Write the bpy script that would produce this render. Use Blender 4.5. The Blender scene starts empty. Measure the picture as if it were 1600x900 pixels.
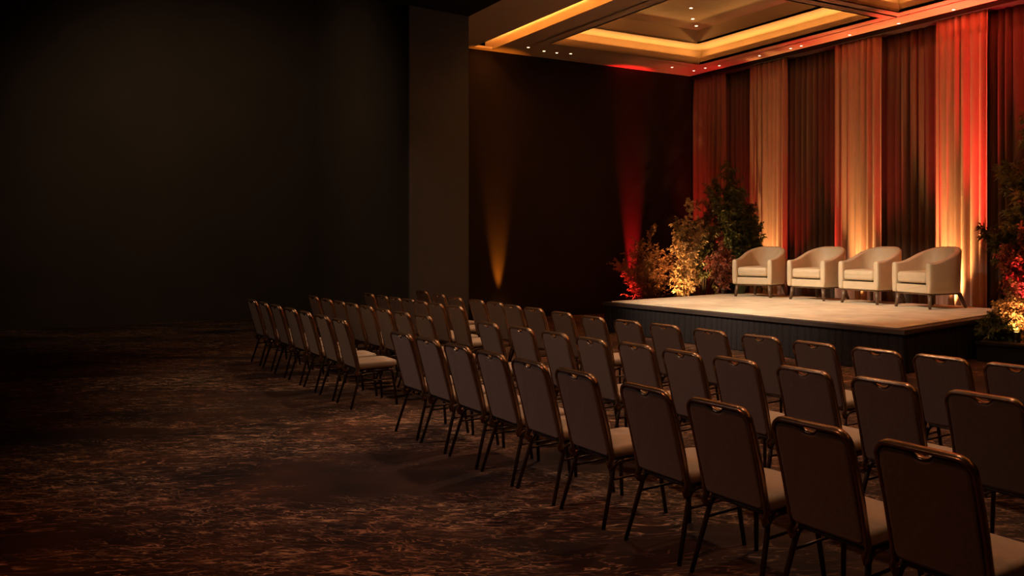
import bpy, bmesh, math, random
from mathutils import Vector, Matrix
R = math.radians
random.seed(7)
C = bpy.context.scene.collection
scene = bpy.context.scene

# ---------------------------------------------------------------- camera, world, exposure
TH = 0.907162
cam_d = bpy.data.cameras.new('camera')
cam_d.sensor_width = 36.0
cam_d.lens = 36.0 * 1266.42 / 1600.0
cam_d.shift_x = -200.0 / 1600.0
cam_d.shift_y = -66.05 / 1600.0
cam_d.clip_end = 200
cam = bpy.data.objects.new('camera', cam_d)
cam.location = (0, 0, 1.682)
cam.rotation_euler = (R(90), 0, TH)
C.objects.link(cam)
scene.camera = cam
scene.view_settings.view_transform = 'Standard'
scene.view_settings.look = 'None'
scene.view_settings.gamma = 1.0
scene.view_settings.use_curve_mapping = False
scene.view_settings.exposure = 0.0
world = bpy.data.worlds.new('hall_world')
scene.world = world
world.use_nodes = True
world.node_tree.nodes['Background'].inputs[0].default_value = (0.010, 0.007, 0.005, 1)
world.node_tree.nodes['Background'].inputs[1].default_value = 0.0

ZC = 6.15            # ceiling height


def lamp(name, kind, loc, energy, color, target=None, **kw):
    d = bpy.data.lights.new(name, kind)
    d.energy = energy
    d.color = color
    for k, v in kw.items():
        setattr(d, k, v)
    o = bpy.data.objects.new(name, d)
    o.location = loc
    if target is not None:
        o.rotation_euler = (Vector(target) - Vector(loc)).to_track_quat('-Z', 'Y').to_euler()
    C.objects.link(o)
    return o


WARM = (1.0, 0.66, 0.36)
WARMW = (1.0, 0.77, 0.53)
AMBER = (1.0, 0.48, 0.12)
AMBER_D = (1.0, 0.50, 0.15)
RED = (1.0, 0.03, 0.03)
# house downlights in the hall ceiling over the audience
for (x, y, e, sz) in ((-3.2, 5.3, 330, 100), (-6.6, 5.2, 520, 100), (-10.0, 5.0, 420, 100), (-12.6, 4.6, 130, 90),
                      ):
    lamp('house_downlight_beam', 'SPOT', (x, y, 6.1), e, (1.0, 0.60, 0.36), (x, y + 0.6, 0), spot_size=R(sz), spot_blend=1.0, shadow_soft_size=0.12)
# added warm fill behind the audience, brightens the chair backs
for (x, y, tx, e, sz) in ((-4.6, -2.0, -4.0, 130, 55), (-8.6, -2.2, -7.4, 640, 60), (-12.4, -1.6, -11.0, 330, 55)):
    lamp('added_fill_beam', 'SPOT', (x, y, 6.1), e, (1.0, 0.64, 0.42), (tx, 3.7, 0.6), spot_size=R(sz), spot_blend=1.0, shadow_soft_size=0.12)
lamp('added_fill_beam', 'SPOT', (-2.8, -0.4, 6.1), 300, (1.0, 0.32, 0.12), (-3.4, 1.0, 0), spot_size=R(80), spot_blend=1.0, shadow_soft_size=0.12)  # added orange fill that reddens the floor by the nearest chairs
# added cool fill on the chair backs, high at the back left
lamp('added_cool_beam', 'SPOT', (-9.6, -3.8, 6.0), 330, (0.88, 0.82, 1.0), (-5.6, 3.0, 0.7), spot_size=R(36), spot_blend=1.0, shadow_soft_size=0.3)
# added fill, a faint warm wash on the far left wall and pier
lamp('added_wall_beam', 'SPOT', (-14.9, 0.5, 7.9), 330, (1.0, 0.70, 0.42), (-19.6, 4.6, 2.0), spot_size=R(95), spot_blend=1.0, shadow_soft_size=0.3)
# stage wash from the ceiling in front of the stage
for (x, y, tx, ty, e, sz) in ((-13.9, 5.2, -12.1, 11.7, 1700, 30), (-11.6, 4.6, -10.5, 10.7, 2500, 37), (-8.6, 4.6, -8.8, 10.8, 2000, 34)):
    lamp('stage_wash_beam', 'SPOT', (x, y, 6.05), e, WARMW, (tx, ty, 0.75), spot_size=R(sz), spot_blend=0.8, shadow_soft_size=0.10)

# ---------------------------------------------------------------- materials
def nt(m):
    return m.node_tree.nodes, m.node_tree.links


def mat(name, col, rough=0.6, metal=0.0, noise=0.0, nscale=30.0, bump=0.0, bscale=200.0, sheen=0.0, spec=0.5, stretch=None):
    m = bpy.data.materials.new(name)
    m.use_nodes = True
    N, L = nt(m)
    b = N['Principled BSDF']
    b.inputs['Roughness'].default_value = rough
    b.inputs['Metallic'].default_value = metal
    b.inputs['Specular IOR Level'].default_value = spec
    if sheen:
        b.inputs['Sheen Weight'].default_value = sheen
        b.inputs['Sheen Roughness'].default_value = 0.45
    tc = N.new('ShaderNodeTexCoord')
    src = tc.outputs['Object']
    if stretch:
        mp = N.new('ShaderNodeMapping')
        mp.inputs['Scale'].default_value = stretch
        L.new(src, mp.inputs[0])
        src = mp.outputs[0]
    n = N.new('ShaderNodeTexNoise')
    n.inputs['Scale'].default_value = nscale
    n.inputs['Detail'].default_value = 5
    L.new(src, n.inputs['Vector'])
    r = N.new('ShaderNodeValToRGB')
    k = noise
    r.color_ramp.elements[0].color = tuple(c * (1 - k) for c in col) + (1,)
    r.color_ramp.elements[1].color = tuple(min(1, c * (1 + k)) for c in col) + (1,)
    r.color_ramp.elements[0].position = 0.3
    r.color_ramp.elements[1].position = 0.7
    L.new(n.outputs['Fac'], r.inputs[0])
    L.new(r.outputs[0], b.inputs['Base Color'])
    if bump:
        n2 = N.new('ShaderNodeTexNoise')
        n2.inputs['Scale'].default_value = bscale
        n2.inputs['Detail'].default_value = 3
        L.new(src, n2.inputs['Vector'])
        bp = N.new('ShaderNodeBump')
        bp.inputs['Strength'].default_value = bump
        bp.inputs['Distance'].default_value = 0.004
        L.new(n2.outputs['Fac'], bp.inputs['Height'])
        L.new(bp.outputs[0], b.inputs['Normal'])
    return m


def emis(name, col, s):
    m = bpy.data.materials.new(name)
    m.use_nodes = True
    b = m.node_tree.nodes['Principled BSDF']
    b.inputs['Base Color'].default_value = (0.8, 0.8, 0.8, 1)
    b.inputs['Emission Color'].default_value = col + (1,)
    b.inputs['Emission Strength'].default_value = s
    return m


def carpet_material():
    m = bpy.data.materials.new('patterned_carpet')
    m.use_nodes = True
    N, L = nt(m)
    b = N['Principled BSDF']
    b.inputs['Roughness'].default_value = 0.9
    b.inputs['Specular IOR Level'].default_value = 0.15
    tc = N.new('ShaderNodeTexCoord')

    def mapping(rot, sc):
        mp = N.new('ShaderNodeMapping')
        mp.vector_type = 'TEXTURE'
        mp.inputs['Rotation'].default_value = (0, 0, R(rot))
        mp.inputs['Scale'].default_value = tuple(1.0 / q for q in sc)
        L.new(tc.outputs['Object'], mp.inputs[0])
        return mp.outputs[0]

    def noise(v, s, d=3, dist=0.0):
        n = N.new('ShaderNodeTexNoise')
        n.inputs['Scale'].default_value = s
        n.inputs['Detail'].default_value = d
        n.inputs['Distortion'].default_value = dist
        L.new(v, n.inputs['Vector'])
        return n.outputs['Fac']

    def math_(op, a, c):
        q = N.new('ShaderNodeMath')
        q.operation = op
        for i, z in enumerate((a, c)):
            if z is None:
                continue
            if isinstance(z, (int, float)):
                q.inputs[i].default_value = z
            else:
                L.new(z, q.inputs[i])
        return q.outputs[0]

    def ramp(f, p0, p1, c0=0.0, c1=1.0):
        q = N.new('ShaderNodeMapRange')
        q.interpolation_type = 'SMOOTHSTEP'
        q.inputs[1].default_value = p0
        q.inputs[2].default_value = p1
        q.inputs[3].default_value = c0
        q.inputs[4].default_value = c1
        L.new(f, q.inputs[0])
        return q.outputs[0]

    def line(v, s, w, dist=1.0):
        n = noise(v, s, 2, dist)
        return ramp(math_('ABSOLUTE', math_('SUBTRACT', n, 0.5), None), w, 0.0)
    va = mapping(58, (1.5, 5.0, 1))
    vb = mapping(40, (1.6, 6.2, 1))
    l1 = line(va, 2.0, 0.034, 1.2)
    l2 = line(vb, 3.2, 0.040, 1.5)
    # large sweeping zones that carry the veins
    z1 = ramp(noise(mapping(62, (0.22, 0.75, 1)), 1.2, 3, 0.6), 0.40, 0.58)
    z2 = ramp(noise(mapping(45, (0.3, 0.9, 1)), 1.4, 3, 0.6), 0.40, 0.60)
    br = ramp(noise(mapping(55, (1, 2, 1)), 5.0, 3), 0.42, 0.62)
    f = math_('MINIMUM', math_('ADD', math_('MULTIPLY', l1, z1), math_('MULTIPLY', l2, z2)), 1.0)
    f = math_('MULTIPLY', f, ramp(br, 0.0, 1.0, 0.30, 1.0))
    blot = noise(mapping(0, (1, 1, 1)), 1.4, 6)
    base = N.new('ShaderNodeValToRGB')
    base.color_ramp.elements[0].position = 0.32
    base.color_ramp.elements[0].color = (0.014, 0.010, 0.010, 1)
    base.color_ramp.elements[1].position = 0.68
    base.color_ramp.elements[1].color = (0.055, 0.025, 0.015, 1)
    L.new(blot, base.inputs[0])
    vein = N.new('ShaderNodeValToRGB')
    vein.color_ramp.elements[0].position = 0.35
    vein.color_ramp.elements[0].color = (0.42, 0.19, 0.10, 1)
    vein.color_ramp.elements[1].position = 0.65
    vein.color_ramp.elements[1].color = (0.50, 0.31, 0.19, 1)
    L.new(noise(mapping(0, (1, 1, 1)), 0.9, 3), vein.inputs[0])
    mx = N.new('ShaderNodeMixRGB')
    L.new(f, mx.inputs[0])
    L.new(base.outputs[0], mx.inputs[1])
    L.new(vein.outputs[0], mx.inputs[2])
    L.new(mx.outputs[0], b.inputs['Base Color'])
    bp = N.new('ShaderNodeBump')
    bp.inputs['Strength'].default_value = 0.35
    bp.inputs['Distance'].default_value = 0.006
    L.new(noise(mapping(0, (1, 1, 1)), 160, 2), bp.inputs['Height'])
    L.new(bp.outputs[0], b.inputs['Normal'])
    return m


M_carpet = carpet_material()
M_wall = mat('grey_wall_panel', (0.080, 0.090, 0.105), 0.8, noise=0.05, nscale=3, bump=0.1, bscale=60)
M_wall_dark = mat('black_wall', (0.020, 0.012, 0.010), 0.75, noise=0.1, nscale=2, bump=0.1, bscale=80, spec=0.2)
M_wall_left = mat('dark_brown_wall', (0.065, 0.045, 0.030), 0.8, noise=0.12, nscale=0.8, bump=0.1, bscale=50)
M_black = mat('black_paint', (0.010, 0.009, 0.009), 0.8, noise=0.1, spec=0.2)
M_ceil = mat('tan_ceiling_plaster', (0.46, 0.33, 0.22), 0.7, noise=0.04, nscale=2)
M_skirt = mat('black_stage_skirt', (0.019, 0.015, 0.017), 0.85, noise=0.15, nscale=40, spec=0.2)
M_deck = mat('dark_stage_deck', (0.050, 0.036, 0.034), 0.55, noise=0.15, nscale=8)
M_rug = mat('cream_rug', (0.68, 0.59, 0.45), 0.95, noise=0.16, nscale=3.0, bump=0.4, bscale=120, spec=0.1)
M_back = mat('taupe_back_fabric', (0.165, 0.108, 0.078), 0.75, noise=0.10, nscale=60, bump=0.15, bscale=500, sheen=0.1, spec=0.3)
M_seat = mat('lit_seat_fabric', (0.46, 0.35, 0.26), 0.8, noise=0.06, nscale=60, bump=0.15, bscale=500, sheen=0.1, spec=0.25)  # paler than the back fabric: light from above put into the colour
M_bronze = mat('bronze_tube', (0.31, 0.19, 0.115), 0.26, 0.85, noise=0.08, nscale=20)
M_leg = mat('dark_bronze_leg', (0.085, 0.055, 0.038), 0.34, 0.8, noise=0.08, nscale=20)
M_leather = mat('cream_leather', (0.60, 0.49, 0.345), 0.45, noise=0.04, nscale=8, bump=0.06, bscale=150)
M_walnut = mat('dark_walnut', (0.12, 0.065, 0.038), 0.4, noise=0.3, nscale=12, stretch=(6, 6, 0.6))
M_ivory = mat('ivory_drape', (0.46, 0.27, 0.21), 0.75, noise=0.05, nscale=8, sheen=0.15, spec=0.25, stretch=(6, 6, 0.4))
M_taupe = mat('dark_taupe_drape', (0.135, 0.092, 0.068), 0.75, noise=0.08, nscale=8, sheen=0.1, spec=0.25, stretch=(6, 6, 0.4))
M_rose = mat('dusty_rose_drape', (0.30, 0.17, 0.13), 0.75, noise=0.06, nscale=8, sheen=0.1, spec=0.25, stretch=(6, 6, 0.4))
M_green = mat('dark_green_leaf', (0.085, 0.11, 0.035), 0.5, noise=0.4, nscale=2.5)
M_olive = mat('olive_leaf', (0.20, 0.19, 0.065), 0.5, noise=0.4, nscale=3)
M_straw = mat('straw_leaf', (0.50, 0.38, 0.20), 0.6, noise=0.35, nscale=4)
M_bronzeleaf = mat('bronze_leaf', (0.30, 0.15, 0.06), 0.55, noise=0.4, nscale=3)
M_russet = mat('russet_leaf', (0.40, 0.13, 0.07), 0.55, noise=0.35, nscale=3)
M_bark = mat('brown_bark', (0.075, 0.045, 0.025), 0.8, noise=0.3, nscale=15)
M_fix = mat('black_fixture', (0.015, 0.015, 0.015), 0.4, 0.3, noise=0.1)
M_trim = mat('white_downlight_trim', (0.55, 0.45, 0.35), 0.5, noise=0.02)
M_lens = emis('downlight_lens', (1.0, 0.72, 0.45), 5.0)
M_amber = emis('amber_lens', (1.0, 0.5, 0.12), 12.0)
M_redl = emis('red_lens', (1.0, 0.05, 0.05), 6.0)
M_led = emis('amber_led_strip', (1.0, 0.52, 0.14), 3.0)


# ---------------------------------------------------------------- mesh helpers
class MB:
    def __init__(s):
        s.v = []
        s.f = []
        s.smooth = []

    def add(s, verts, faces, smooth=False):
        o = len(s.v)
        s.v += [tuple(v) for v in verts]
        for f in faces:
            s.f.append([i + o for i in f])
            s.smooth.append(smooth)

    def box(s, x0, x1, y0, y1, z0, z1, fn=None):
        vs = [(x, y, z) for z in (z0, z1) for (x, y) in ((x0, y0), (x1, y0), (x1, y1), (x0, y1))]
        if fn:
            vs = [(*fn(v[0], v[1]), v[2]) for v in vs]
        s.add(vs, [(3, 2, 1, 0), (4, 5, 6, 7), (0, 1, 5, 4), (1, 2, 6, 5), (2, 3, 7, 6), (3, 0, 4, 7)])

    def tube(s, pts, r, n=8, flat=None, cap=True):
        pts = [Vector(p) for p in pts]
        rs = r if isinstance(r, (list, tuple)) else [r] * len(pts)
        rings = []
        up = None
        for i, p in enumerate(pts):
            a = pts[max(i - 1, 0)]
            b = pts[min(i + 1, len(pts) - 1)]
            t = (b - a).normalized()
            if up is None:
                up = Vector((0, 0, 1)) if abs(t.z) < 0.9 else Vector((0, 1, 0))
                if flat:
                    up = Vector(flat[2])
            u = (up - t * up.dot(t))
            if u.length < 1e-4:
                u = t.orthogonal()
            u.normalize()
            up = u
            w = t.cross(u)
            ka, kb = (flat[0], flat[1]) if flat else (1, 1)
            rings.append([p + (u * math.cos(k * 2 * math.pi / n) * ka + w * math.sin(k * 2 * math.pi / n) * kb) * rs[i] for k in range(n)])
        vs = [v for g in rings for v in g]
        fs = []
        for i in range(len(pts) - 1):
            for k in range(n):
                fs.append((i * n + k, i * n + (k + 1) % n, (i + 1) * n + (k + 1) % n, (i + 1) * n + k))
        s.add(vs, fs, True)
        if cap:
            s.add(rings[0], [tuple(range(n - 1, -1, -1))])
            s.add(rings[-1], [tuple(range(n))])

    def lathe(s, prof, n=20, at=(0, 0, 0)):
        vs = []
        for (r, z) in prof:
            for k in range(n):
                a = 2 * math.pi * k / n
                vs.append((at[0] + r * math.cos(a), at[1] + r * math.sin(a), at[2] + z))
        fs = []
        for i in range(len(prof) - 1):
            for k in range(n):
                fs.append((i * n + k, i * n + (k + 1) % n, (i + 1) * n + (k + 1) % n, (i + 1) * n + k))
        fs.append(tuple(range(n - 1, -1, -1)))
        m = (len(prof) - 1) * n
        fs.append(tuple(range(m, m + n)))
        s.add(vs, fs, True)

    def plate(s, outline, thick, bev, to3d, rings=3, puff=0.0):
        """pillow-edged slab: outline is a CCW 2D loop, to3d(u, v, w) places it"""
        n = len(outline)
        o = [Vector(p) for p in outline]
        nor = []
        for i in range(n):
            e = o[(i + 1) % n] - o[i - 1]
            nor.append(Vector((-e.y, e.x)).normalized())
        loops = []
        h = thick / 2
        for k in range(rings + 1):
            a = (math.pi / 2) * k / rings
            loops.append((bev * (1 - math.sin(a)) if k < rings else 0, -h + bev * (math.sin(a)) if False else -(h - bev) - bev * math.cos(a)))
        prof = [(bev * (1 - math.sin(math.pi / 2 * k / rings)), -(h - bev) - bev * math.cos(math.pi / 2 * k / rings)) for k in range(rings + 1)]
        prof += [(bev * (1 - math.cos(math.pi / 2 * k / rings)), (h - bev) + bev * math.sin(math.pi / 2 * k / rings)) for k in range(rings + 1)]
        vs = []
        for (ins, w) in prof:
            for i in range(n):
                q = o[i] + nor[i] * ins
                vs.append(to3d(q.x, q.y, w))
        fs = []
        m = len(prof)
        for j in range(m - 1):
            for i in range(n):
                fs.append((j * n + i, j * n + (i + 1) % n, (j + 1) * n + (i + 1) % n, (j + 1) * n + i))
        s.add(vs, fs, True)
        c = sum((q for q in o), Vector((0, 0))) / n
        for sgn, j in ((-1, 0), (1, m - 1)):
            ring = vs[j * n:(j + 1) * n]
            ins, w = prof[j]
            if puff == 0:
                s.add(ring, [tuple(range(n - 1, -1, -1)) if sgn < 0 else tuple(range(n))])
                continue
            layers = [ring]
            for t in (0.25, 0.55, 0.82):
                layers.append([to3d((o[i] + nor[i] * ins).lerp(c, t).x, (o[i] + nor[i] * ins).lerp(c, t).y, w + sgn * puff * (1 - (1 - t) ** 2.2)) for i in range(n)])
            vv = [v for l in layers for v in l] + [to3d(c.x, c.y, w + sgn * puff)]
            ff = []
            for j2 in range(3):
                for i in range(n):
                    q = (j2 * n + i, j2 * n + (i + 1) % n, (j2 + 1) * n + (i + 1) % n, (j2 + 1) * n + i)
                    ff.append(q if sgn > 0 else q[::-1])
            for i in range(n):
                q = (3 * n + i, 3 * n + (i + 1) % n, 4 * n)
                ff.append(q if sgn > 0 else q[::-1])
            s.add(vv, ff, True)

    def build(s, name, m, parent=None, merge=True):
        me = bpy.data.meshes.new(name)
        me.from_pydata(s.v, [], s.f)
        me.polygons.foreach_set('use_smooth', s.smooth)
        if merge:
            bm = bmesh.new()
            bm.from_mesh(me)
            bmesh.ops.remove_doubles(bm, verts=bm.verts, dist=1e-5)
            bmesh.ops.recalc_face_normals(bm, faces=bm.faces)
            bm.to_mesh(me)
            bm.free()
        me.materials.append(m)
        me.update()
        o = bpy.data.objects.new(name, me)
        C.objects.link(o)
        if parent:
            o.parent = parent
        return o


def thing(name, label, cat, loc=(0, 0, 0), rz=0.0, group=None):
    o = bpy.data.objects.new(name, None)
    o.empty_display_size = 0.1
    o.location = loc
    o.rotation_euler = (0, 0, rz)
    C.objects.link(o)
    tag(o, label, cat, group)
    return o


def tag(o, label, cat, group=None):
    o['label'] = label
    o['category'] = cat
    if group:
        o['group'] = group
    return o


def struct(o, label=None):
    o['kind'] = 'structure'
    if label:
        o['label'] = label
    return o


def arc(cx, cy, r, a0, a1, n):
    return [(cx + r * math.cos(R(a0 + (a1 - a0) * i / n)), cy + r * math.sin(R(a0 + (a1 - a0) * i / n))) for i in range(n + 1)]


def rrect(x0, x1, y0, y1, r0, r1, n=6):
    """CCW rounded rectangle, r0 at low y, r1 at high y"""
    return arc(x1 - r0, y0 + r0, r0, -90, 0, n) + arc(x1 - r1, y1 - r1, r1, 0, 90, n) + arc(x0 + r1, y1 - r1, r1, 90, 180, n) + arc(x0 + r0, y0 + r0, r0, 180, 270, n)


def copy_thing(root, loc, rz, label, group):
    r = root.copy()
    C.objects.link(r)
    r.location = loc
    r.rotation_euler = (0, 0, rz)
    tag(r, label, root['category'], group)
    for ch in root.children:
        c = ch.copy()
        C.objects.link(c)
        c.parent = r
        for g in ch.children:
            d = g.copy()
            C.objects.link(d)
            d.parent = c
    return r


# ---------------------------------------------------------------- the setting
def sk(a, b):
    """the stage end of the room is slightly skewed against the curtain line"""
    return (a + 0.135 * (b - 10.0), b)


YCUR = 14.3
m = MB(); m.box(-22, 7, -9, 15.2, -0.1, 0); struct(m.build('floor', M_carpet))
ZH = 8.2             # the left part of the hall is taller
m = MB(); m.box(-20.6, -20.4, -9, 6.2, 0, ZH); struct(m.build('wall_left', M_wall_left))
m = MB(); m.box(-20.6, -14.56, 5.9, 7.1, 0, ZH); struct(m.build('wall_return', M_wall_left))
m = MB(); m.box(-14.56, -14.5, 5.9, 7.1, 0, ZC); struct(m.build('wall_pier', M_wall))
m = MB(); m.box(-16.9, -16.6, 7.1, 15.0, 0, ZC, sk); struct(m.build('wall_side', M_wall_dark))
m = MB(); m.box(-17.5, 7, 14.75, 14.95, 0, ZC + 0.05); struct(m.build('wall_back', M_black))
m = MB(); m.box(6.8, 7, -9, 15, 0, ZC); struct(m.build('wall_right', M_wall_left))
m = MB(); m.box(-22, 7, -9.2, -9, 0, ZH); struct(m.build('wall_front', M_wall_left))
m = MB(); m.box(-14.56, 7, -9, 7.1, ZC, ZH); m.box(-21, -14.56, -9.2, 7.1, ZH, ZH + 0.1); struct(m.build('ceiling', M_black))
m = MB(); m.box(-16.62, -16.585, 7.3, 14.6, 0, 0.14, sk); struct(m.build('baseboard_side', M_black))
m = MB(); m.box(-16.2, 6.8, 14.2, 14.62, 6.055, ZC); struct(m.build('trim_curtain_track', M_black))

# stage ceiling: soffit with a light slot and two stepped coffers
AL, AR = -16.75, 6.4
SL0, SL1 = 8.28, 8.70
CB0, CB1 = 9.5, 13.45
COF = ((-15.28, -10.15), (-9.62, -4.5), (-3.97, 1.15))
m = MB()
T = 0.05
m.box(AL, AR, 7.1, SL0, ZC, ZC + T, sk)
m.box(AL, AL + 0.35, SL0, SL1, ZC, ZC + T, sk)
m.box(4.0, AR, SL0, SL1, ZC, ZC + T, sk)
m.box(AL, AR, SL1, CB0, ZC, ZC + T, sk)
m.box(AL, AR, CB1, 14.75, ZC, ZC + T, sk)
xs = [AL] + [q for c in COF for q in c] + [AR]
for i in range(0, len(xs), 2):
    m.box(xs[i], xs[i + 1], CB0, CB1, ZC, ZC + T, sk)
struct(m.build('ceiling_soffit', M_ceil))
m = MB()      # slot recess
m.box(AL, AR, SL1, SL1 + 0.05, ZC + T, 6.72, sk)
m.box(AL, AR, SL0 - 0.40, SL1 + 0.05, 6.72, 6.77, sk)
m.box(AL, AR, SL0 - 0.40, SL0 - 0.35, ZC + T, 6.72, sk)
m.box(AL, AR, SL0 - 0.05, SL0, ZC + T, ZC + 0.14, sk)
struct(m.build('ceiling_slot_recess', M_ceil))
ZT = 6.55
for ci, (a0, a1) in enumerate(COF):
    m = MB()
    lt, lh, tr = 0.05, 0.16, 0.26
    m.box(a0 - lt, a0, CB0 - lt, CB1 + lt, ZC, ZC + lh, sk)
    m.box(a1, a1 + lt, CB0 - lt, CB1 + lt, ZC, ZC + lh, sk)
    m.box(a0, a1, CB0 - lt, CB0, ZC, ZC + lh, sk)
    m.box(a0, a1, CB1, CB1 + lt, ZC, ZC + lh, sk)
    # trough back walls
    m.box(a0 - tr - 0.04, a0 - tr, CB0 - tr, CB1 + tr, ZC, ZT, sk)
    m.box(a1 + tr, a1 + tr + 0.04, CB0 - tr, CB1 + tr, ZC, ZT, sk)
    m.box(a0 - tr, a1 + tr, CB0 - tr - 0.04, CB0 - tr, ZC, ZT, sk)
    m.box(a0 - tr, a1 + tr, CB1 + tr, CB1 + tr + 0.04, ZC, ZT, sk)
    # tray ceiling ring and raised centre panel
    i0, i1, j0, j1 = a0 + 0.33, a1 - 0.33, CB0 + 0.33, CB1 - 0.33
    m.box(a0 - tr, i0, CB0 - tr, CB1 + tr, ZT, ZT + 0.04, sk)
    m.box(i1, a1 + tr, CB0 - tr, CB1 + tr, ZT, ZT + 0.04, sk)
    m.box(i0, i1, CB0 - tr, j0, ZT, ZT + 0.04, sk)
    m.box(i0, i1, j1, CB1 + tr, ZT, ZT + 0.04, sk)
    m.box(i0 - 0.04, i0, j0, j1, ZT, ZT + 0.32, sk)
    m.box(i1, i1 + 0.04, j0, j1, ZT, ZT + 0.32, sk)
    m.box(i0, i1, j0 - 0.04, j0, ZT, ZT + 0.32, sk)
    m.box(i0, i1, j1, j1 + 0.04, ZT, ZT + 0.32, sk)
    m.box(i0 - 0.04, i1 + 0.04, j0 - 0.04, j1 + 0.04, ZT + 0.32, ZT + 0.36, sk)
    struct(m.build('ceiling_coffer', M_ceil))
    # amber cove strips lying in the troughs
    zl = ZC + 0.135
    am, bm_ = (a0 + a1) / 2, (CB0 + CB1) / 2
    for (p, q) in (((a0 - 0.15, CB0), (a0 - 0.15, CB1)), ((a1 + 0.15, CB0), (a1 + 0.15, CB1)), ((a0, CB0 - 0.15), (a1, CB0 - 0.15)), ((a0, CB1 + 0.15), (a1, CB1 + 0.15))):
        P, Q = Vector((*sk(*p), zl)), Vector((*sk(*q), zl))
        mid = (P + Q) / 2
        Lh = (Q - P).length
        ce = Vector((*sk(am, bm_), 0))
        inw = (ce - mid); inw.z = 0
        ax = (Q - P).normalized()
        inw = (inw - ax * inw.dot(ax)).normalized()
        d = bpy.data.lights.new('cove_light', 'AREA')
        d.shape = 'RECTANGLE'; d.size = Lh; d.size_y = 0.06
        d.energy = 6.5 * Lh; d.color = AMBER
        o = bpy.data.objects.new('cove_light', d)
        zax = -(Vector((0, 0, 1)) + inw * 0.8).normalized()      # light looks along -Z
        yax = zax.cross(ax).normalized()
        rot = Matrix((ax, yax, zax)).transposed()
        o.rotation_euler = rot.to_euler()
        o.location = mid
        C.objects.link(o)
# slot light
P, Q = Vector((*sk(-16.3, SL0 - 0.2), ZC + 0.10)), Vector((*sk(4.0, SL0 - 0.2), ZC + 0.10))
d = bpy.data.lights.new('slot_light', 'AREA'); d.shape = 'RECTANGLE'; d.size = 20.0; d.size_y = 0.08; d.energy = 1200; d.color = AMBER
o = bpy.data.objects.new('slot_light', d)
zax = -(Vector((0, 1.0, 0.8))).normalized(); ax = Vector((1, 0, 0)); yax = zax.cross(ax).normalized()
o.rotation_euler = Matrix((ax, yax, zax)).transposed().to_euler(); o.location = (P + Q) / 2
C.objects.link(o)

# ---------------------------------------------------------------- drapes
def ray_x(u, y):
    k = (u - 1000.0) / 1266.42
    Y = y / (k * math.sin(TH) + math.cos(TH))
    return k * Y * math.cos(TH) - Y * math.sin(TH)


def drape(x0, x1, y, z0, z1, period, amp, ph, seed):
    rnd = random.Random(seed)
    n = max(24, int((x1 - x0) / 0.0125))
    nz = 14
    jit = [rnd.uniform(0.75, 1.25) for _ in range(200)]
    # cumulative phase with irregular pleat widths
    phs, p = [], ph
    for i in range(n + 1):
        phs.append(p)
        k = int(p / (2 * math.pi))
        p += 2 * math.pi * ((x1 - x0) / n) / (period * jit[k % 200])
    m = MB()
    vs = []
    wob = [rnd.uniform(-1, 1) for _ in range(20)]
    for j in range(nz + 1):
        t = j / nz
        z = z1 + (z0 - z1) * t
        top = max(0.0, 1 - t * 9)
        for i in range(n + 1):
            x = x0 + (x1 - x0) * i / n
            pp = phs[i] + 0.22 * math.sin(t * 3.1 + wob[0] * 3 + phs[i] * 0.11)
            w = 1.0 - 2.0 * abs(math.sin(pp / 2)) ** 0.85      # round folds, sharp creases at the back
            a = amp * (0.8 + 0.35 * math.sin(phs[i] * 0.23 + seed)) * (1 - 0.45 * top)
            zz = z + (0.012 * math.sin(pp * 2) if j == 0 else 0)
            vs.append((x, y + a * w + 0.006 * math.sin(pp * 0.61 + 1 + t), zz))
    W = n + 1
    fs = [(j * W + i, j * W + i + 1, (j + 1) * W + i + 1, (j + 1) * W + i) for j in range(nz) for i in range(n)]
    m.add(vs, fs, True)
    return m


US = [1081, 1131, 1172, 1226, 1303, 1375, 1463, 1541, 1640]
XS = [ray_x(u, YCUR - 0.05) for u in US]
XS[0] += 0.02
XS += [XS[-1] + 0.85, XS[-1] + 1.7, XS[-1] + 2.6, XS[-1] + 3.5]
kinds = ['rose', 'taupe', 'ivory', 'taupe', 'ivory', 'taupe', 'ivory', 'taupe', 'ivory', 'taupe', 'ivory', 'taupe']
dl = ['dusty rose pleated drape in the corner against the black wall', 'narrow dark taupe drape behind the tall green shrub, left end of backdrop',
      'ivory pleated drape behind the leftmost armchair', 'dark taupe pleated drape behind the second armchair from the left',
      'ivory pleated drape between two dark drapes, middle of the backdrop', 'dark taupe pleated drape behind the third armchair from the left',
      'ivory pleated drape glowing red at the top, behind the rightmost armchair', 'dark taupe drape behind the tall right plant',
      'ivory drape just past the right-hand plants', 'dark taupe drape second past the right-hand plants',
      'ivory drape third past the right-hand plants', 'last dark taupe drape at the far right end']
for i, k in enumerate(kinds):
    yy = YCUR + (0.0 if k != 'taupe' else 0.20)
    ov = 0.02 if k != 'taupe' else 0.16
    m = drape(XS[i] - ov, XS[i + 1] + ov, yy, 0.03, 6.06, {'ivory': 0.165, 'rose': 0.16, 'taupe': 0.175}[k], {'ivory': 0.068, 'rose': 0.068, 'taupe': 0.078}[k], i * 1.7, 20 + i)
    o = m.build('curtain_drape', {'ivory': M_ivory, 'rose': M_rose, 'taupe': M_taupe}[k], merge=False)
    md = o.modifiers.new('s', 'SOLIDIFY'); md.thickness = 0.006
    tag(o, dl[i], 'curtain', 'backdrop drapes')

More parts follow.
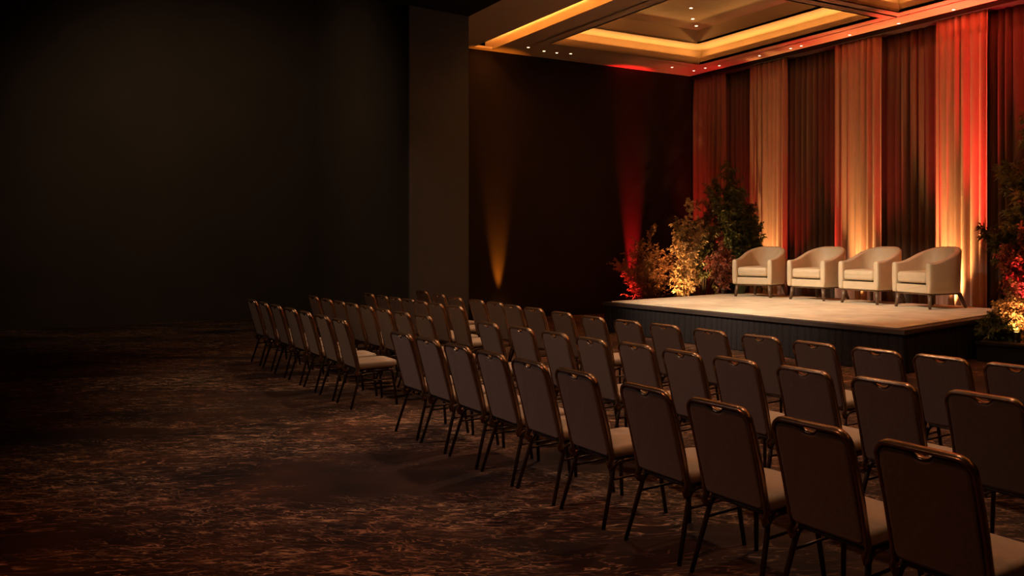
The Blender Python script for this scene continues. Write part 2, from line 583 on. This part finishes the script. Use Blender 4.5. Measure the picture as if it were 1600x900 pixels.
# ---------------------------------------------------------------- stage
SF, SBK, SZ = 9.22, 13.84, 0.577
SK = 0.125
def st(a, b):
    return (a - SK * (b - SF), b)
SLX, SRX = -13.0, -6.2
stage = thing('stage_platform', 'low black-skirted stage platform in front of the drapes', 'stage', ((SLX + SRX) / 2, (SF + SBK) / 2, 0))
off = Vector((-(SLX + SRX) / 2, -(SF + SBK) / 2, 0))
def shift(mb):
    mb.v = [tuple(Vector(v) + off) for v in mb.v]
    return mb
m = MB()
m.box(SLX, SRX, SF, SBK, SZ - 0.06, SZ, st)
shift(m).build('deck', M_deck, stage)
def skirt(p, q, seed):
    P, Q = Vector((*p, 0)), Vector((*q, 0))
    Lh = (Q - P).length
    ax = (Q - P).normalized()
    nrm = Vector((ax.y, -ax.x, 0))
    rnd = random.Random(seed)
    xs_, s = [], 0.0
    while s < Lh:
        xs_.append(s); s += rnd.uniform(0.10, 0.17)
    xs_.append(Lh)
    prof = []
    for i in range(len(xs_) - 1):       # box pleats
        a, b = xs_[i], xs_[i + 1]
        w = b - a
        prof += [(a, 0.0), (a + w * 0.06, 0.016), (a + w * 0.5, 0.021), (a + w * 0.92, 0.016), (a + w * 0.97, 0.002)]
    prof.append((Lh, 0.0))
    vs = []
    rows = ((SZ - 0.06, 0.5), (SZ - 0.10, 0.7), (SZ * 0.5, 1.0), (0.012, 1.5))
    for z, k in rows:
        for (s, d_) in prof:
            v = P + ax * s + nrm * (d_ * k - 0.01)
            vs.append((v.x, v.y, z))
    W = len(prof)
    fs = [(j * W + i, j * W + i + 1, (j + 1) * W + i + 1, (j + 1) * W + i) for j in range(3) for i in range(W - 1)]
    mb = MB(); mb.add(vs, fs, True)
    return mb
I = 0.03
shift(skirt(st(SLX + I, SF + I), st(SRX - I, SF + I), 1)).build('skirt', M_skirt, stage, merge=False)
shift(skirt(st(SRX - I, SF + I), st(SRX - I, SBK - I), 2)).build('skirt', M_skirt, stage, merge=False)
shift(skirt(st(SLX + I, SBK - I), st(SLX + I, SF + I), 3)).build('skirt', M_skirt, stage, merge=False)
m = MB()
out = []
rnd = random.Random(3)
ra, rb, r0, r1 = SLX + 0.16, SRX - 0.15, SF + 0.13, SBK - 0.37
for i in range(60): out.append(st(ra + (rb - ra) * i / 60, r0 + rnd.uniform(-0.008, 0.008)))
for i in range(40): out.append(st(rb + rnd.uniform(-0.008, 0.008), r0 + (r1 - r0) * i / 40))
for i in range(60): out.append(st(rb + (ra - rb) * i / 60, r1 + rnd.uniform(-0.008, 0.008)))
for i in range(40): out.append(st(ra + rnd.uniform(-0.008, 0.008), r1 + (r0 - r1) * i / 40))
m.plate(out, 0.016, 0.005, lambda u, v, w: (u, v, SZ + 0.0085 + w), rings=2)
rug = m.build('area_rug', M_rug)
tag(rug, 'cream area rug covering the stage floor under the armchairs', 'rug')

# ---------------------------------------------------------------- armchairs
def tub_shell():
    """U-shaped tub: plan is a rounded U open to -Y (front), top line sweeps from arms up to the back"""
    w, dpt, th = 0.47, 0.92, 0.115
    # centreline of the wall in plan, from the left front to the right front
    path = []
    rc = w - th / 2
    yf, yb = -0.46, 0.46
    ycen = yb - th / 2 - rc * 0.86
    n = 26
    for i in range(6):
        path.append((-rc - 0.004, yf + 0.02 + (ycen - yf - 0.02) * i / 6))
    for i in range(n + 1):
        a = math.pi - math.pi * i / n
        sx, sy = math.cos(a), math.sin(a)
        q = 2.15
        ex = math.copysign(abs(sx) ** (2 / q), sx)
        ey = abs(sy) ** (2 / q)
        path.append((rc * ex, ycen + rc * 0.86 * ey))
    for i in range(1, 7):
        path.append((rc + 0.004, ycen + (yf + 0.02 - ycen) * i / 6))
    m = MB()
    N = len(path)
    cum = [0.0]
    for i in range(1, N):
        cum.append(cum[-1] + math.dist(path[i], path[i - 1]))
    rings = []
    for i in range(N):
        t = cum[i] / cum[-1]
        e = min(t, 1 - t) * 2          # 0 at the arm fronts, 1 at the back centre
        s = e * e * (3 - 2 * e)
        s = max(0.0, min(1.0, (e - 0.03) / 0.86)); s = s * s * (3 - 2 * s)
        zt = 0.80 + 0.275 * s
        zb = 0.27
        a = Vector(path[max(0, i - 1)]); b = Vector(path[min(N - 1, i + 1)])
        tn = (b - a).normalized()
        nr = Vector((-tn.y, tn.x))     # outward
        c = Vector(path[i])
        hw = th / 2
        lean = 0.03 * s
        ring = []
        # outer side bottom -> up -> rounded top -> inner side down
        pr = [(hw - 0.028, zb), (hw - 0.012, zb + 0.015), (hw - 0.002, zb + 0.10), (hw + 0.004, zb + 0.30)]
        for k in range(9):
            aa = math.pi * k / 8
            pr.append((hw * math.cos(aa) * 1.02, zt - hw * 0.8 + hw * 0.8 * math.sin(aa)))
        pr += [(-hw, zb + 0.30), (-hw, zb + 0.1), (-hw, zb)]
        for (o_, z) in pr:
            k = max(0.0, (z - 0.5) / 0.57)
            p = c + nr * (o_ + lean * k)
            ring.append((p.x, p.y, z))
        rings.append(ring)
    W = len(rings[0])
    # rounded fronts
    def capring(r, dy, sc):
        cx = sum(v[0] for v in r) / W; cz = sum(v[2] for v in r) / W
        return [(cx + (v[0] - cx) * sc, v[1] + dy, cz + (v[2] - cz) * (1 - (1 - sc) * 0.16)) for v in r]
    f0 = [capring(rings[0], -0.034, 0.60), capring(rings[0], -0.024, 0.86)]
    f1 = [capring(rings[-1], -0.024, 0.86), capring(rings[-1], -0.034, 0.60)]
    allr = f0 + rings + f1
    vs = [v for r_ in allr for v in r_]
    fs = []
    for i in range(len(allr) - 1):
        for k in range(W):
            fs.append((i * W + k, i * W + (k + 1) % W, (i + 1) * W + (k + 1) % W, (i + 1) * W + k))
    fs.append(tuple(range(W)))
    fs.append(tuple(range((len(allr) - 1) * W + W - 1, (len(allr) - 1) * W - 1, -1)))
    m.add(vs, fs, True)
    return m


def make_armchair(label, loc, rz):
    t = thing('tub_armchair', label, 'armchair', loc, rz, 'armchairs on the stage')
    sh = tub_shell().build('shell', M_leather, t)
    # back seams on the inner face
    for s in (-1, 1):
        m = MB()
        m.tube([(s * 0.135, 0.347 + 0.075 * max(0, (z - 0.5) / 0.57), z) for z in (0.62, 0.70, 0.8, 0.9, 0.985)], 0.004, 6)
        m.build('seam', M_leather, sh)
    m = MB()   # front base rail under the cushion
    m.plate(rrect(-0.37, 0.37, 0.27, 0.418, 0.012, 0.012, 3), 0.60, 0.015, lambda u, v, w: (u, -0.15 + w, v))
    m.build('seat_base', M_leather, t)
    m = MB()
    m.plate(rrect(-0.35, 0.35, -0.465, 0.33, 0.05, 0.16, 6), 0.19, 0.05, lambda u, v, w: (u, v, 0.540 + w), puff=0.022)
    cu = m.build('seat_cushion', M_leather, t)
    m = MB()
    m.tube([(-0.30, -0.4655, 0.548), (0.30, -0.4655, 0.548)], 0.004, 6)
    m.build('piping', M_leather, cu)
    m = MB()
    m.plate(rrect(-0.41, 0.41, -0.42, 0.40, 0.06, 0.20, 5), 0.03, 0.006, lambda u, v, w: (u, v, 0.257 + w))
    m.build('base_frame', M_walnut, t)
    for (x, y, sx, sy) in ((-0.38, -0.39, -0.035, -0.03), (0.38, -0.39, 0.035, -0.03), (-0.33, 0.33, -0.06, 0.09), (0.33, 0.33, 0.06, 0.09)):
        m = MB()
        m.tube([(x, y, 0.25), (x + sx * 0.5, y + sy * 0.5, 0.125), (x + sx, y + sy, 0.0)], [0.052, 0.044, 0.034], 4)
        m.v = [(v[0], v[1], max(v[2], 0.0)) for v in m.v]
        m.build('leg', M_walnut, t)
    return t


ZS = SZ + 0.0165
ac = [((-12.17, 12.86), R(16)), ((-10.72, 13.02), R(2)), ((-9.42, 13.02), R(-3)), ((-8.12, 12.88), R(-14))]
al = ['leftmost cream leather tub armchair on the stage, beside the green shrub', 'second cream tub armchair from the left on the stage',
      'third cream tub armchair from the left on the stage', 'rightmost cream leather tub armchair on the stage, nearest the right-hand plants']
a0_ = make_armchair(al[0], (*ac[0][0], ZS), ac[0][1])
for (p, rz), l in list(zip(ac, al))[1:]:
    copy_thing(a0_, (*p, ZS), rz, l, 'armchairs on the stage')

# ---------------------------------------------------------------- banquet chairs
PB, PT = Vector((0, 0.085, 0.40)), Vector((0, -0.055, 0.92))
BU = (PT - PB).normalized()                 # up along the back
BN = Vector((0, -BU.z, BU.y))               # out of the back, towards the rear
BL = (PT - PB).length
def bk(u, v, w):
    p = PB + BU * v + BN * w
    # gentle lumbar curve
    return (u, p.y + 0.012 * math.sin(math.pi * v / BL), p.z)


def make_chair():
    t = thing('banquet_chair', '', 'chair', (0, 0, 0), 0, 'banquet chairs in rows')
    # padded back with the notch under the hand hole
    hw, top, rr = 0.200, BL - 0.016, 0.052
    o = arc(hw - 0.03, 0.045, 0.03, -90, 0, 4) + arc(hw - rr, top - rr, rr, 0, 90, 6)
    ntc = [(0.066, top), (0.058, top - 0.003), (0.050, top - 0.011), (0.038, top - 0.024), (0.022, top - 0.033), (0, top - 0.036)]
    o += ntc + [(-x, y) for (x, y) in ntc[-2::-1]]
    o += arc(-hw + rr, top - rr, rr, 90, 180, 6) + arc(-hw + 0.03, 0.045, 0.03, 180, 270, 4)
    m = MB()
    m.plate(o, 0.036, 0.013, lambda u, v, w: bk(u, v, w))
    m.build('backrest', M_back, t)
    # bronze tube arch framing the back, curling under the seat
    fw = 0.2095
    left = [(-fw + 0.008, 0.10, 0.345), (-fw + 0.006, 0.075, 0.352), (-fw + 0.003, 0.062, 0.372)]
    pts = []
    for v in (0.0, 0.1, 0.2, 0.3, 0.4, BL - 0.075):
        pts.append(bk(-fw, v, 0.002))
    for (x, y) in arc(-fw + 0.064, BL - 0.0105 - 0.064, 0.064, 180, 90, 7):
        pts.append(bk(x, y, 0.002))
    for x in (-0.08, 0.0, 0.08):
        pts.append(bk(x, BL - 0.0105, 0.002))
    for (x, y) in arc(fw - 0.064, BL - 0.0105 - 0.064, 0.064, 90, 0, 7):
        pts.append(bk(x, y, 0.002))
    for v in (BL - 0.075, 0.4, 0.3, 0.2, 0.1, 0.0):
        pts.append(bk(fw, v, 0.002))
    right = [(-x, y, z) for (x, y, z) in left[::-1]]
    m = MB()
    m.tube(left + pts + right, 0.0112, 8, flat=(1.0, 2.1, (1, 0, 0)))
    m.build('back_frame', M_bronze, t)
    m = MB()   # half-moon metal rim of the hand hole
    e = [bk(x, y + 0.0035, 0.0) for (x, y) in ntc] + [bk(-x, y + 0.0035, 0.0) for (x, y) in ntc[-2::-1]]
    m.tube(e, 0.0035, 6, flat=(1.0, 5.0, tuple(BU)))
    m.build('hand_hole_rim', M_bronze, t)
    # seat
    m = MB()
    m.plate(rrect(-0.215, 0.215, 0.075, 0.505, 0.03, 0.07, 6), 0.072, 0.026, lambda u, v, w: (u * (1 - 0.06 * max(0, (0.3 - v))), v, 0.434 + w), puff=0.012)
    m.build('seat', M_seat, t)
    m = MB()
    m.plate(rrect(-0.195, 0.195, 0.085, 0.47, 0.03, 0.05, 4), 0.014, 0.003, lambda u, v, w: (u, v, 0.391 + w))
    m.build('seat_pan', M_leg, t)
    for s in (-1, 1):
        x = 0.2 * s
        m = MB()   # front leg with its bend into the rail
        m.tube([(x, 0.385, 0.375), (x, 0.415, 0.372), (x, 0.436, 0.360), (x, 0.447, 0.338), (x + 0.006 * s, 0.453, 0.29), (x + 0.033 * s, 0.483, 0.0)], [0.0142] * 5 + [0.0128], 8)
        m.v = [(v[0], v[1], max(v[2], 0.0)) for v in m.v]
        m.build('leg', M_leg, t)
        m = MB()   # rear leg raked backwards
        m.tube([(x, 0.175, 0.375), (x, 0.140, 0.372), (x, 0.115, 0.360), (x, 0.098, 0.338), (x + 0.006 * s, 0.085, 0.29), (x + 0.035 * s, 0.0, 0.0)], [0.0142] * 5 + [0.0128], 8)
        m.v = [(v[0], v[1], max(v[2], 0.0)) for v in m.v]
        m.build('leg', M_leg, t)
        m = MB()
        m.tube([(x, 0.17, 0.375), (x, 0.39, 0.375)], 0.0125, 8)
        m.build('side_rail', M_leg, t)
        m = MB()
        m.tube([(x + 0.008 * s, 0.083, 0.275), (x + 0.008 * s, 0.455, 0.275)], 0.008, 8)
        m.build('stretcher', M_leg, t)
    return t


row1 = [-1.764, -2.314, -2.894, -3.465, -4.152, -4.71, -5.25, -5.80, -6.36, -6.927, -8.604, -9.199, -9.832, -10.463, -11.138, -11.786, -12.427]
row2 = [(-2.42, 3.96), (-3.01, 3.93), (-3.58, 3.91), (-4.16, 3.89), (-4.68, 3.86), (-5.23, 3.86), (-5.75, 3.80), (-6.33, 3.81), (-6.91, 3.8), (-7.52, 3.77),
        (-8.73, 3.61), (-9.32, 3.6), (-9.89, 3.59), (-10.5, 3.6), (-11.08, 3.61), (-11.62, 3.62), (-12.2, 3.62), (-13.0, 3.67)]
row3 = [(-9.79, 4.49), (-10.42, 4.50), (-10.92, 4.50), (-11.42, 4.53), (-11.93, 4.53), (-12.44, 4.53), (-13.17, 4.58)]
row4 = [(-2.83, 5.09), (-3.36, 5.09), (-3.87, 5.06), (-4.43, 5.03), (-5.02, 5.04), (-5.64, 5.03), (-6.28, 5.03), (-6.84, 5.0), (-7.44, 4.99), (-8.13, 5.03),
        (-8.9, 5.11), (-9.47, 5.13), (-10.09, 5.21), (-10.67, 5.23), (-11.4, 5.25), (-12.33, 5.4), (-13.39, 5.57)]
spots = []
ordn = ['first', 'second', 'third', 'fourth', 'fifth', 'sixth', 'seventh', 'eighth', 'ninth', 'tenth', 'eleventh', 'twelfth', 'thirteenth', 'fourteenth', 'fifteenth', 'sixteenth', 'seventeenth']
for i, x in enumerate(row1):
    if i < 10:
        l = 'taupe banquet chair, %s from the right end of the nearest row' % ordn[i] if i < 9 else 'taupe banquet chair at the aisle end of the nearest row, right-hand block'
    else:
        j = i - 10
        l = 'taupe banquet chair, %s past the aisle in the nearest row, left-hand block' % ordn[j]
        if j == 0: l = 'taupe banquet chair at the aisle with its whole side and seat in view'
        if j == 6: l = 'taupe banquet chair at the far left end of the nearest row'
    spots.append((x, 2.788, l))
for i, (x, y) in enumerate(row2):
    if i < 10:
        l = 'taupe banquet chair, %s from the right in the second row, right-hand block' % ordn[i]
    else:
        l = 'taupe banquet chair, %s past the aisle in the second row, left-hand block' % ordn[i - 10]
    spots.append((x + 0.22, y + 0.055, l))
for i, (x, y) in enumerate(row3):
    l = 'taupe banquet chair, %s from the right in the short third row, left-hand block' % ordn[i]
    spots.append((x + 0.22, y + 0.055, l))
for i, (x, y) in enumerate(row4):
    l = 'taupe banquet chair, %s from the right in the front row nearest the stage' % ordn[i]
    spots.append((x + 0.22, y + 0.055, l))
rnd = random.Random(11)
chair = make_chair()
for i, (x, y, l) in enumerate(spots):
    rz = R(rnd.uniform(-1.5, 1.0))
    if i == 0:
        chair.location = (x, y, 0); chair.rotation_euler = (0, 0, rz); chair['label'] = l
    else:
        copy_thing(chair, (x, y, 0), rz, l, 'banquet chairs in rows')

# ---------------------------------------------------------------- planting
def leaf(m, p, d, ln, wd, rnd, droop=0.3):
    d = d.normalized()
    side = d.cross(Vector((rnd.uniform(-1, 1), rnd.uniform(-1, 1), rnd.uniform(-1, 1))))
    if side.length < 1e-3:
        side = d.orthogonal()
    side.normalize()
    nn = side.cross(d)
    mid = p + d * ln * 0.5 + nn * ln * 0.08
    tip = p + d * ln - Vector((0, 0, droop * ln))
    m.add([p, mid + side * wd, tip, mid - side * wd], [(0, 1, 2), (0, 2, 3)])


def plant(name, label, loc, mleaf, seed, height, spread, lean=(0, 0), stems=9, twigs=16, leaves=16, ll=0.07, lw=0.016, low=0.15, feather=0.0, group=None, arch=0.15, zmin=None, ymax=14.12):
    rnd = random.Random(seed)
    t = thing(name, label, 'plant', loc, 0, group)
    mf, ms = MB(), MB()
    for s in range(stems):
        az = 2 * math.pi * (s + rnd.uniform(-0.3, 0.3)) / stems
        rad = spread * rnd.uniform(0.25, 1.0)
        hh = height * rnd.uniform(0.62, 1.0) * (1.0 - 0.35 * rad / spread)
        if s == 0:
            hh, rad = height, spread * 0.1
        end = Vector((math.cos(az) * rad + lean[0] * hh, math.sin(az) * rad + lean[1] * hh, hh))
        ctrl = Vector((end.x * 0.25, end.y * 0.25, hh * (0.6 + arch)))
        pts = []
        for k in range(9):
            q = k / 8
            pts.append(Vector((0.03 * math.cos(az), 0.03 * math.sin(az), 0)) * (1 - q) ** 2 + ctrl * 2 * q * (1 - q) + end * q * q)
        ms.tube(pts, [0.012 * (1 - 0.8 * k / 8) for k in range(9)], 5)
        for w in range(twigs):
            q = low + (1 - low) * (w + rnd.random()) / twigs
            i = min(7, int(q * 8))
            p = pts[i].lerp(pts[i + 1], q * 8 - i)
            tan = (pts[i + 1] - pts[i]).normalized()
            rv = Vector((rnd.gauss(0, 1), rnd.gauss(0, 1), rnd.gauss(0.1, 0.6)))
            tw = (tan * (0.5 + feather) + rv.normalized() * 0.9).normalized()
            tl = (0.16 + 0.30 * spread) * (1.15 - 0.6 * q) * rnd.uniform(0.6, 1.2)
            tp = [p + tw * tl * e - Vector((0, 0, 0.10 * tl * e * e)) for e in (0, 0.5, 1.0)]
            ms.tube(tp, [0.004, 0.003, 0.0015], 4, cap=False)
            for k in range(leaves):
                e = (k + rnd.random()) / leaves
                lp = p + tw * tl * e - Vector((0, 0, 0.10 * tl * e * e))
                dd = tw * (0.7 + feather) + Vector((rnd.gauss(0, 1), rnd.gauss(0, 1), rnd.gauss(0, 0.8))).normalized()
                if ymax is not None and lp.y + loc[1] > ymax:
                    continue
                leaf(mf, lp, dd, ll * rnd.uniform(0.6, 1.25), lw * rnd.uniform(0.7, 1.2), rnd)
    if zmin is not None:
        mf.v = [(v[0], v[1], max(v[2], zmin)) for v in mf.v]
    mf.build('foliage', mleaf, t, merge=False)
    ms.build('stem', M_bark, t, merge=False)
    return t


def grass(name, label, loc, mleaf, seed, height, spread, blades, group=None):
    rnd = random.Random(seed)
    t = thing(name, label, 'plant', loc, 0, group)
    m = MB()
    for k in range(blades):
        az = rnd.uniform(0, 2 * math.pi)
        r0 = spread * 0.35 * math.sqrt(rnd.random())
        h = height * rnd.uniform(0.5, 1)
        rr = r0 + spread * rnd.uniform(0.2, 0.75)
        s = Vector((-math.sin(az), math.cos(az), 0)) * 0.007
        a = Vector((math.cos(az) * r0, math.sin(az) * r0, 0.0))
        b = Vector((math.cos(az) * (r0 * 0.6 + rr * 0.4), math.sin(az) * (r0 * 0.6 + rr * 0.4), h * 0.7))
        c = Vector((math.cos(az) * rr, math.sin(az) * rr, h * rnd.uniform(0.7, 1.0)))
        m.add([a - s, a + s, b + s * 0.8, b - s * 0.8, c], [(0, 1, 2, 3), (3, 2, 4)])
    m.build('blades', mleaf, t, merge=False)
    return t


GL, GR = 'planting left of the stage', 'planting right of the stage'
plant('tall_green_shrub', 'tall dark green leafy shrub at the back left of the stage', (-13.36, 13.60, SZ), M_green, 1, 3.05, 0.72, (-0.17, -0.05), 22, 28, 24, 0.10, 0.026, 0.10, group=GL)
plant('olive_shrub', 'loose olive shrub between black wall and tall green shrub', (-14.5, 13.3, 0), M_olive, 2, 3.2, 0.85, (0.06, 0), 16, 24, 20, 0.095, 0.022, 0.40, group=GL)
plant('straw_leaf_shrub', 'straw-coloured shrub glowing amber at the left edge of stage', (-14.12, 12.35, 0), M_straw, 3, 2.75, 0.55, (0.03, 0.02), 13, 24, 22, 0.08, 0.022, 0.22, group=GL)
plant('bronze_feather_shrub', 'feathery bronze shrub leaning towards the red wall light', (-14.95, 11.9, 0), M_bronzeleaf, 4, 2.05, 1.0, (0.02, 0.0), 18, 24, 20, 0.08, 0.016, 0.20, 0.5, group=GL)
plant('russet_shrub', 'small russet shrub on stage between amber shrub and leftmost armchair', (-13.28, 12.78, ZS), M_russet, 5, 1.15, 0.40, (-0.05, 0), 12, 18, 18, 0.07, 0.018, 0.1, group=GL, zmin=0.004)
grass('grass_clump', 'dark green grass clump on the stage beside the leftmost armchair', (-13.16, 13.18, ZS), M_green, 6, 0.42, 0.35, 500, GL)

pr = thing('planter_trough', 'low black planter trough on the floor right of the stage', 'planter', (-5.78, 12.2, 0), R(7.1))
m = MB()
m.box(-0.62, 0.62, -1.0, 1.0, 0.0, 0.25); m.box(-0.65, 0.65, -1.03, 1.03, 0.25, 0.285)
m.build('trough', M_black, pr)
m = MB()
soil = [(0.6 * (1 if i in (1, 2) else -1), 0.98 * (1 if i in (2, 3) else -1)) for i in range(4)]
m.plate(rrect(-0.6, 0.6, -0.98, 0.98, 0.05, 0.05, 3), 0.02, 0.004, lambda u, v, w: (u, v, 0.293 + w))
m.build('soil', M_bark, pr)
ZP = 0.30
plant('tall_bamboo_plant', 'tall dark green bamboo-like plant right of the stage', (-6.2, 12.9, ZP), M_olive, 11, 3.45, 0.68, (-0.07, 0.0), 22, 28, 24, 0.13, 0.017, 0.25, 0.35, GR)
plant('red_lit_shrub', 'bushy pinkish shrub glowing red in the right-hand planter', (-6.05, 12.2, ZP), M_russet, 12, 1.65, 0.45, (-0.10, 0), 16, 22, 20, 0.07, 0.020, 0.35, group=GR, zmin=0.004)
plant('amber_lit_shrub', 'low straw-coloured shrub glowing amber at front of right-hand planter', (-6.05, 11.72, ZP), M_straw, 13, 0.82, 0.30, (-0.05, 0), 12, 16, 18, 0.065, 0.020, 0.1, group=GR, zmin=0.004)
plant('low_fern', 'low dark green fern at the front corner of right-hand planter', (-6.12, 11.42, ZP), M_green, 14, 0.34, 0.30, (0, 0), 12, 14, 16, 0.06, 0.015, 0.1, 0.3, GR, zmin=0.004)
plant('dark_green_bush', 'dark green bush beside the right rear corner of the stage', (-6.30, 12.80, ZP), M_green, 15, 1.35, 0.42, (-0.1, 0.05), 10, 20, 18, 0.09, 0.018, 0.3, 0.2, GR, zmin=0.285)

# ---------------------------------------------------------------- uplights (fixture + its own beam)
def uplight(name, label, loc, target, col, energy, size, blend, group, lens, r=0.08, soft=0.03):
    t = thing(name, label, 'uplight', loc, 0, group)
    m = MB()
    m.lathe([(r * 1.15, 0.0), (r * 1.15, 0.02), (r * 0.9, 0.03), (r, 0.05), (r, 0.15), (r * 0.9, 0.155), (r * 0.88, 0.145)], 18)
    m.build('housing', M_fix, t)
    m = MB()
    m.lathe([(r * 0.8, 0.145), (r * 0.8, 0.150)], 18)
    m.build('lens', lens, t)
    lamp('uplight_beam', 'SPOT', (loc[0], loc[1], loc[2] + 0.17), energy, col, target, spot_size=R(size), spot_blend=blend, shadow_soft_size=soft)


def wall_x(y):
    return sk(-16.6, y)[0]


def wall_y(u):
    k = (u - 1000.0) / 1266.42
    best = min((abs(1000 + 1266.42 * ((wall_x(y) * math.cos(TH) + y * math.sin(TH)) / (-wall_x(y) * math.sin(TH) + y * math.cos(TH))) - u), y) for y in [7 + 0.01 * i for i in range(760)])
    return best[1]


ya, yr = wall_y(778), wall_y(988)
uplight('wall_uplight', 'amber uplight on the floor against the black wall', (wall_x(ya) + 0.16, ya, 0), (wall_x(ya) - 0.12, ya, 3.0), (1.0, 0.27, 0.015), 1700, 20, 1.0, 'uplights along the black wall', M_amber)
uplight('wall_uplight', 'red uplight against the black wall left of the stage', (wall_x(yr) + 0.16, yr, 0), (wall_x(yr) - 0.12, yr, 3.0), (1.0, 0.012, 0.016), 6500, 18, 1.0, 'uplights along the black wall', M_redl)
ud = [(1105, RED, 750, 40, 14.25, 4.2, 'red uplight on the floor behind the left-hand planting', M_redl),
      (1168, RED, 650, 36, 14.25, 4.2, 'red uplight on the floor behind the tall green shrub', M_redl),
      (1208, AMBER_D, 1250, 34, 14.34, 2.4, 'amber uplight behind the leftmost armchair', M_amber),
      (1240, RED, 520, 34, 14.25, 4.2, 'red uplight behind the gap left of the second armchair', M_redl),
      (1303, RED, 1300, 26, 14.15, 5.2, 'red uplight behind the second armchair', M_redl),
      (1348, AMBER_D, 1500, 34, 14.34, 2.5, 'amber uplight behind the gap between second and third armchairs', M_amber),
      (1388, RED, 1300, 26, 14.12, 5.2, 'red uplight behind the third armchair', M_redl),
      (1456, RED, 3600, 24, 14.08, 5.5, 'red uplight behind the rightmost armchair, left of the amber one', M_redl),
      (1494, AMBER_D, 1900, 42, 14.34, 2.5, 'amber uplight behind the rightmost armchair', M_amber),
      (1534, RED, 9500, 21, 13.97, 5.8, 'red uplight behind the right rear stage corner', M_redl),
      (1625, RED, 7000, 24, 14.0, 5.6, 'red uplight behind the right-hand planter', M_redl)]
for (u, col, e, sz, ty, tz, l, ln) in ud:
    x = ray_x(u, YCUR - 0.05)
    uplight('curtain_uplight', l, (x, YCUR - 0.32, 0.0), (x, ty, tz), col, e, sz, 1.0, 'uplights along the drapes', ln, 0.06)
# plant lights
uplight('plant_uplight', 'amber uplight on the floor at the foot of amber shrub', (-13.75, 11.45, 0), (-14.2, 12.4, 1.5), (1.0, 0.41, 0.13), 330, 75, 1.0, 'uplights in the planting', M_amber, 0.06)
uplight('plant_uplight', 'added amber uplight on the floor between olive shrub and stage edge', (-14.2, 12.85, 0), (-13.85, 13.5, 2.4), (1.0, 0.55, 0.2), 160, 80, 1.0, 'uplights in the planting', M_amber, 0.06)  # added out of sight to brighten the green shrubs
uplight('plant_uplight', 'added red uplight on the floor left of the bronze shrub', (-15.5, 11.4, 0), (-15.0, 12.0, 1.4), (1.0, 0.04, 0.03), 200, 75, 1.0, 'uplights in the planting', M_redl, 0.06)  # added lamp, stands in for spill from the red wall uplight
uplight('plant_uplight', 'amber uplight at the front of the right-hand planter', (-5.8, 11.35, ZP), (-6.1, 12.0, 0.95), (1.0, 0.33, 0.10), 75, 90, 1.0, 'uplights in the planting', M_amber, 0.05)
uplight('plant_uplight', 'amber uplight at the foot of tall bamboo-like plant', (-5.6, 12.35, ZP), (-6.2, 12.9, 2.2), (1.0, 0.55, 0.2), 330, 85, 1.0, 'uplights in the planting', M_amber, 0.05)
uplight('plant_uplight', 'red uplight in the middle of the right-hand planter', (-5.45, 11.75, ZP), (-6.1, 12.35, 1.5), (1.0, 0.05, 0.08), 260, 75, 1.0, 'uplights in the planting', M_redl, 0.05)

# ---------------------------------------------------------------- downlights in the stage ceiling
def at_z(u, v, z):
    Y = 1266.42 * (1.682 - z) / (v - 383.95)
    X = (u - 1000.0) / 1266.42 * Y
    return (X * math.cos(TH) - Y * math.sin(TH), X * math.sin(TH) + Y * math.cos(TH))


def downlight(u, v, z, label, r=0.06):
    x, y = at_z(u, v, z)
    t = thing('ceiling_downlight', label, 'ceiling light', (x, y, z), 0, 'recessed ceiling downlights')
    m = MB()
    m.lathe([(r * 0.75, -0.002), (r, -0.012), (r * 1.3, -0.010), (r * 1.35, 0.0)], 20)
    m.build('trim_ring', M_trim, t)
    m = MB()
    m.lathe([(r * 0.74, -0.0115), (r * 0.74, -0.006)], 20)
    m.build('lens', M_lens, t)


dls = [(825.5, 73.6, 'first downlight from the left along the black wall'), (850, 79.4, 'second downlight from the left along the black wall'),
       (870, 82, 'third downlight from the left along the black wall'), (891.7, 83.5, 'fourth downlight from the left along the black wall'),
       (1050, 104.7, 'downlight at the right end of the row along the black wall'), (1084, 110, 'downlight in the ceiling corner above the rose drape'),
       (1102, 105.8, 'second downlight from the corner along the drapes'), (1124, 102, 'third downlight from the corner along the drapes'),
       (1186.6, 86.7, 'lone downlight above the leftmost ivory drape'), (1235.5, 75, 'left one of a pair of downlights above the dark drape'),
       (1252, 71, 'right one of a pair of downlights above the dark drape'), (1327.6, 54, 'downlight above the middle ivory drape'),
       (1404, 36, 'downlight in the red-lit soffit above the dark drape'), (1490, 14.5, 'rightmost downlight in the red-lit soffit')]
for (u, v, l) in dls:
    downlight(u, v, ZC, l, 0.036)
for (u, v, l) in ((1079.7, 12, 'highest of the small lights in the coffer centre'), (1082.5, 29, 'bright middle light in the coffer centre'), (1088, 40, 'lowest light in the coffer centre near its corner')):
    downlight(u, v, ZT + 0.32, l, 0.045)
